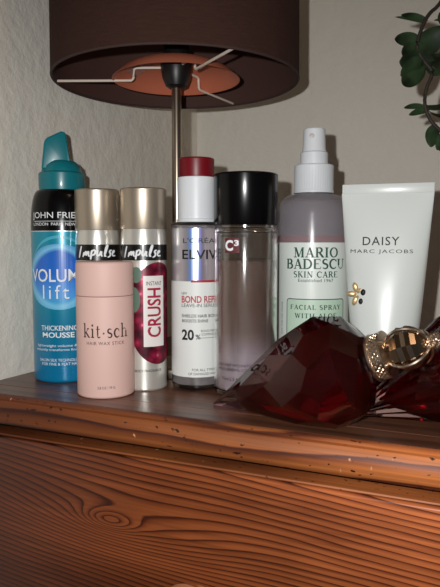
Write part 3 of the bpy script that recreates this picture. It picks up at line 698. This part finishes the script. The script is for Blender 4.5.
def perfume(name, label, tip, contact, RG, LG, sides, ridged, roll=0):
    d = Vector((contact.x-tip.x, contact.y-tip.y)); d.normalize()
    Sx = math.sqrt(LG*LG+RG*RG); tilt = math.atan2(RG, LG)
    t = thing(name, label, 'perfume', (tip.x, tip.y, TOP), math.atan2(d.y, d.x))
    M = Matrix.Translation((0, 0, .0008)) @ Matrix.Rotation(-tilt, 4, 'Y') @ Matrix.Rotation(roll, 4, 'X')
    def put(n, bm, m, par, smooth=False, **kw):
        bmesh.ops.transform(bm, matrix=M, verts=bm.verts); return obj(n, bm, m, par, smooth=smooth, **kw)
    g = LG; R = RG
    if ridged: rg = [(0, .0008, 0), (g*.3, R*.36, 0), (g*.62, R*.72, 0), (g*.9, R*.97, 0), (g, R, 0), (g+.006, R*.985, 0), (g+.02, R*.72, 0), (g+.029, R*.38, 0), (g+.032, R*.36, 0)]
    else: rg = [(0, .0008, 0), (g*.36, R*.42, 0), (g*.70, R*.80, .5), (g*.93, R*.99, 0), (g+.002, R, .5), (g+.016, R*.86, 0), (g+.026, R*.42, .5), (g+.030, R*.38, .5)]
    body = put('glass_body', gem(rg, sides, ribbed=.07 if ridged else 0), glassred, t)
    inn = [(u, r_*.9, p) for u, r_, p in rg if g*.34 < u < g+.027]
    inn = [(g*.26, .0005, 0)]+[(u, r_*1.11-.0022 if u > g*.5 else r_, 0) if not ridged else (u, r_-.002, 0) for u, r_, p in inn]
    inn[-1] = (inn[-1][0]-.003, inn[-1][1], inn[-1][2])
    put('liquid', gem(inn, 40), liqred, body, smooth=True, label='dark ruby liquid')
    # collar, orb cap and jewelled finial
    cr = R*.385; u0 = g+.0295
    def lx(prof, seg=48, **kw):
        bm = lathe(prof, seg, **kw); bmesh.ops.rotate(bm, verts=bm.verts, cent=(0, 0, 0), matrix=Matrix.Rotation(PI/2, 3, 'Y')); return bm
    cap = put('cap', lx([(0, u0), (cr, u0), (cr*1.06, u0+.001), (cr*1.06, u0+.002), (cr*.96, u0+.0028), (cr*.96, u0+.0078), (cr*1.06, u0+.0085), (cr*1.06, u0+.0098), (cr*.8, u0+.0108), (0, u0+.0108)]), rose, t, smooth=True, label='rose gold cap')
    bm = bmesh.new()
    for row in range(3):
        for i in range(26):
            a = 2*PI*(i+.5*row)/26; m4 = Matrix.Translation((u0+.0038+.0016*row, cr*.97*math.cos(a), cr*.97*math.sin(a)))
            bmesh.ops.create_icosphere(bm, subdivisions=1, radius=.0009, matrix=m4)
    put('beading', bm, rose, cap, smooth=True)
    oc = u0+.0108+cr*.84
    bm = bmesh.new()
    orb = [(cr*.98*math.sin(PI*i/14)*(1+.05*math.sin(i*2.4)), oc-cr*.92*math.cos(PI*i/14)) for i in range(15)]
    put('orb', lx([(max(0, a), b_) for a, b_ in orb], 10, cap=False), mat('bronze_metal', (176, 156, 136), .14, metal=1), cap, label='faceted bronze orb')
    bm = bmesh.new(); tube(bm, [(oc+cr*.95*math.cos(2*PI*i/40), cr*1.08*math.sin(2*PI*i/40)*math.cos(.5), cr*1.08*math.sin(2*PI*i/40)*math.sin(.5)) for i in range(41)], .0012, 8)
    tube(bm, [(oc+cr*.95*math.cos(2*PI*i/40), cr*1.08*math.sin(2*PI*i/40)*math.cos(.5+PI/2), cr*1.08*math.sin(2*PI*i/40)*math.sin(.5+PI/2)) for i in range(41)], .0010, 8)
    put('orb_band', bm, rose, cap, smooth=True)
    bm = bmesh.new(); fu = oc+cr*.95+.0035
    for i in range(46):
        zz = 1-2*(i+.5)/46; a = i*2.4; rr = math.sqrt(1-zz*zz)*.0042
        bmesh.ops.create_icosphere(bm, subdivisions=1, radius=.0012, matrix=Matrix.Translation((fu+zz*.0042, rr*math.cos(a), rr*math.sin(a))))
    bmesh.ops.create_icosphere(bm, subdivisions=2, radius=.0042, matrix=Matrix.Translation((fu, 0, 0)))
    put('jewelled_finial', bm, rose, cap, smooth=False)
    return t
p0, p1 = T(214, 405), T(357, 428.5)
print('tip', p0, p1, (p1-p0).length)
perfume('perfume_bottle', 'large dark red gem-shaped perfume bottle lying on its side with rose gold cap', p0, p1, .0360, .0935, 10, False, .12)
p0 = T(352, 415.5); 
perfume('perfume_bottle', 'ridged dark red perfume bottle cut off by the right edge, behind the rose gold cap', p0, p0+Vector((.1, -.010, 0)), .0385, .085, 32, True)

# ---------------------------------------------------------------- trailing plant
PY = .44
t = thing('trailing_plant', 'dark green trailing plant with oval leaves hanging in at the upper right', 'plant', P(455, -60, PY)+Vector((0, 0, TOP)), 0)
org = P(455, -60, PY)
def pp(x, y, dy=0): return P(x, y, PY+dy)-org
def smooth3(pts, n=2):
    pts = [Vector(p) for p in pts]
    for _ in range(n):
        q_ = [pts[0]]
        for a, b in zip(pts, pts[1:]): q_ += [a*.75+b*.25, a*.25+b*.75]
        pts = q_+[pts[-1]]
    return pts
bm = bmesh.new()
tube(bm, smooth3([pp(455, -60), pp(452, -20), pp(440, 5), pp(428, 14), pp(420, 32), pp(416, 48), pp(424, 62), pp(434, 72), pp(426, 88), pp(424, 106), pp(431, 122), pp(440, 130), pp(446, 136)]), .0013, 8)
tube(bm, smooth3([pp(455, -60), pp(458, 0, .01), pp(445, 40, .01), pp(438, 62, .01), pp(448, 90, .02), pp(446, 130, .01), pp(440, 150, 0)]), .0009, 8)
obj('stem', bm, mat('dark_stem', (44, 34, 26), .7), t)
leafm = mat('leaf_green', (44, 66, 40), .5); q = NT(leafm); v, s = q.xyz()
q.link(q.mix(q.ramp(q.noise(v, 60, 2), [(.35, (0, 0, 0, 1)), (.65, (1, 1, 1, 1))]), rgb(34, 46, 30), rgb(66, 92, 60)), q.b.inputs['Base Color'])
bm = bmesh.new()
def leaf(x0, y0, x1, y1, wpx, tilt=0, d0=0, d1=0, cup=.15):
    a, b_ = pp(x0, y0, d0), pp(x1, y1, d1); ax = b_-a; Ln = ax.length; ax.normalize()
    view = Vector((0, 1, 0)); sd = ax.cross(view).normalized(); nr = sd.cross(ax).normalized()
    sd = (sd*math.cos(tilt)+nr*math.sin(tilt)); nr = sd.cross(ax).normalized(); w = wpx*PY/F/2
    g = []; nu, nv = 12, 6
    for i in range(nu+1):
        u = i/nu; ww = w*(math.sin(PI*min(1, u**.8))**.6 if 0 < u < 1 else .03)
        g.append([bm.verts.new(a+ax*Ln*u+sd*ww*(2*j/nv-1)+nr*(cup*w*((2*j/nv-1)**2)+.12*Ln*math.sin(PI*u)-.0)) for j in range(nv+1)])
    top = []
    for p_, q_ in zip(g, g[1:]):
        for j in range(nv): top.append(bm.faces.new((p_[j], p_[j+1], q_[j+1], q_[j])))
    r_ = bmesh.ops.solidify(bm, geom=top, thickness=.0005)
LV = [(428, 21, 401, 15, 7, .7, 0, -.004), (426, 23, 395, 17, 4, .7, 0, .004), (420, 38, 395, 39, 13, .2, 0, -.005), (418, 52, 445, 26, 24, .1, 0, -.004),
      (416, 50, 402, 52, 15, .4, 0, -.004), (432, 62, 403, 48, 22, .5, .004, -.002), (436, 60, 400, 62, 22, .3, 0, -.008), (426, 66, 403, 84, 19, .1, 0, -.01), (424, 60, 401, 76, 16, .5, -.004, -.006),
      (432, 66, 452, 60, 22, .4, 0, 0), (430, 56, 448, 72, 24, .2, .003, .003), (426, 107, 404, 108, 6, .6, 0, -.006), (424, 106, 450, 103, 8, .6, 0, .004), (430, 110, 409, 115, 7, .5, 0, -.004), (428, 110, 452, 114, 10, 1.0, 0, .004),
      (437, 124, 431, 147, 15, .2, 0, -.003), (442, 132, 450, 150, 16, .2, 0, 0), (444, 140, 437, 150, 10, .3, 0, 0), (440, 12, 452, 28, 14, .6, 0, 0), (434, 20, 446, 14, 8, 1.0, 0, 0), (440, -20, 462, -5, 18, .3, 0, 0), (452, -30, 430, -28, 18, .3, 0, 0)]
for l in LV: leaf(*l)
obj('foliage', bm, leafm, t)

# ---------------------------------------------------------------- lights, world, camera
def light(name, kind, loc, power, col, size=None, rot=None):
    l = bpy.data.lights.new(name, kind); l.energy = power; l.color = col
    o = bpy.data.objects.new(name, l); COL.objects.link(o); o.location = loc
    if kind == 'POINT': l.shadow_soft_size = size
    if kind == 'AREA': l.size = size
    if rot: o.rotation_euler = rot
    return o
fl_ = light('camera_flash', 'SPOT', (-.027, .004, TOP+H+.018), 7.3, (1, .99, .98))
fl_.data.shadow_soft_size = .0032; fl_.data.spot_size = math.radians(100); fl_.data.spot_blend = 1
fl_.rotation_euler = (ray(240, 330)-Vector((0, 0, 0))).to_track_quat('-Z', 'Y').to_euler()
light('warm_fill', 'POINT', (1.0, -.5, 2.25), 4.0, (1, .72, .5), .12)  # weak warm fill added from upper right, its source unseen
w = bpy.data.worlds.new('room_light'); bpy.context.scene.world = w; w.use_nodes = True
w.node_tree.nodes['Background'].inputs[0].default_value = (.86, .84, .82, 1)
w.node_tree.nodes['Background'].inputs[1].default_value = .055
cam = bpy.data.cameras.new('camera'); co = bpy.data.objects.new('camera', cam); COL.objects.link(co)
cam.sensor_fit = 'VERTICAL'; cam.sensor_height = 24; cam.lens = F/587*24; cam.clip_start = .01
co.location = (0, 0, TOP+H); co.rotation_euler = (PI/2-PITCH, 0, 0)
sc = bpy.context.scene; sc.camera = co
sc.view_settings.view_transform = 'Standard'; sc.view_settings.look = 'None'; sc.view_settings.gamma = 1
sc.view_settings.use_curve_mapping = False; sc.view_settings.exposure = 0
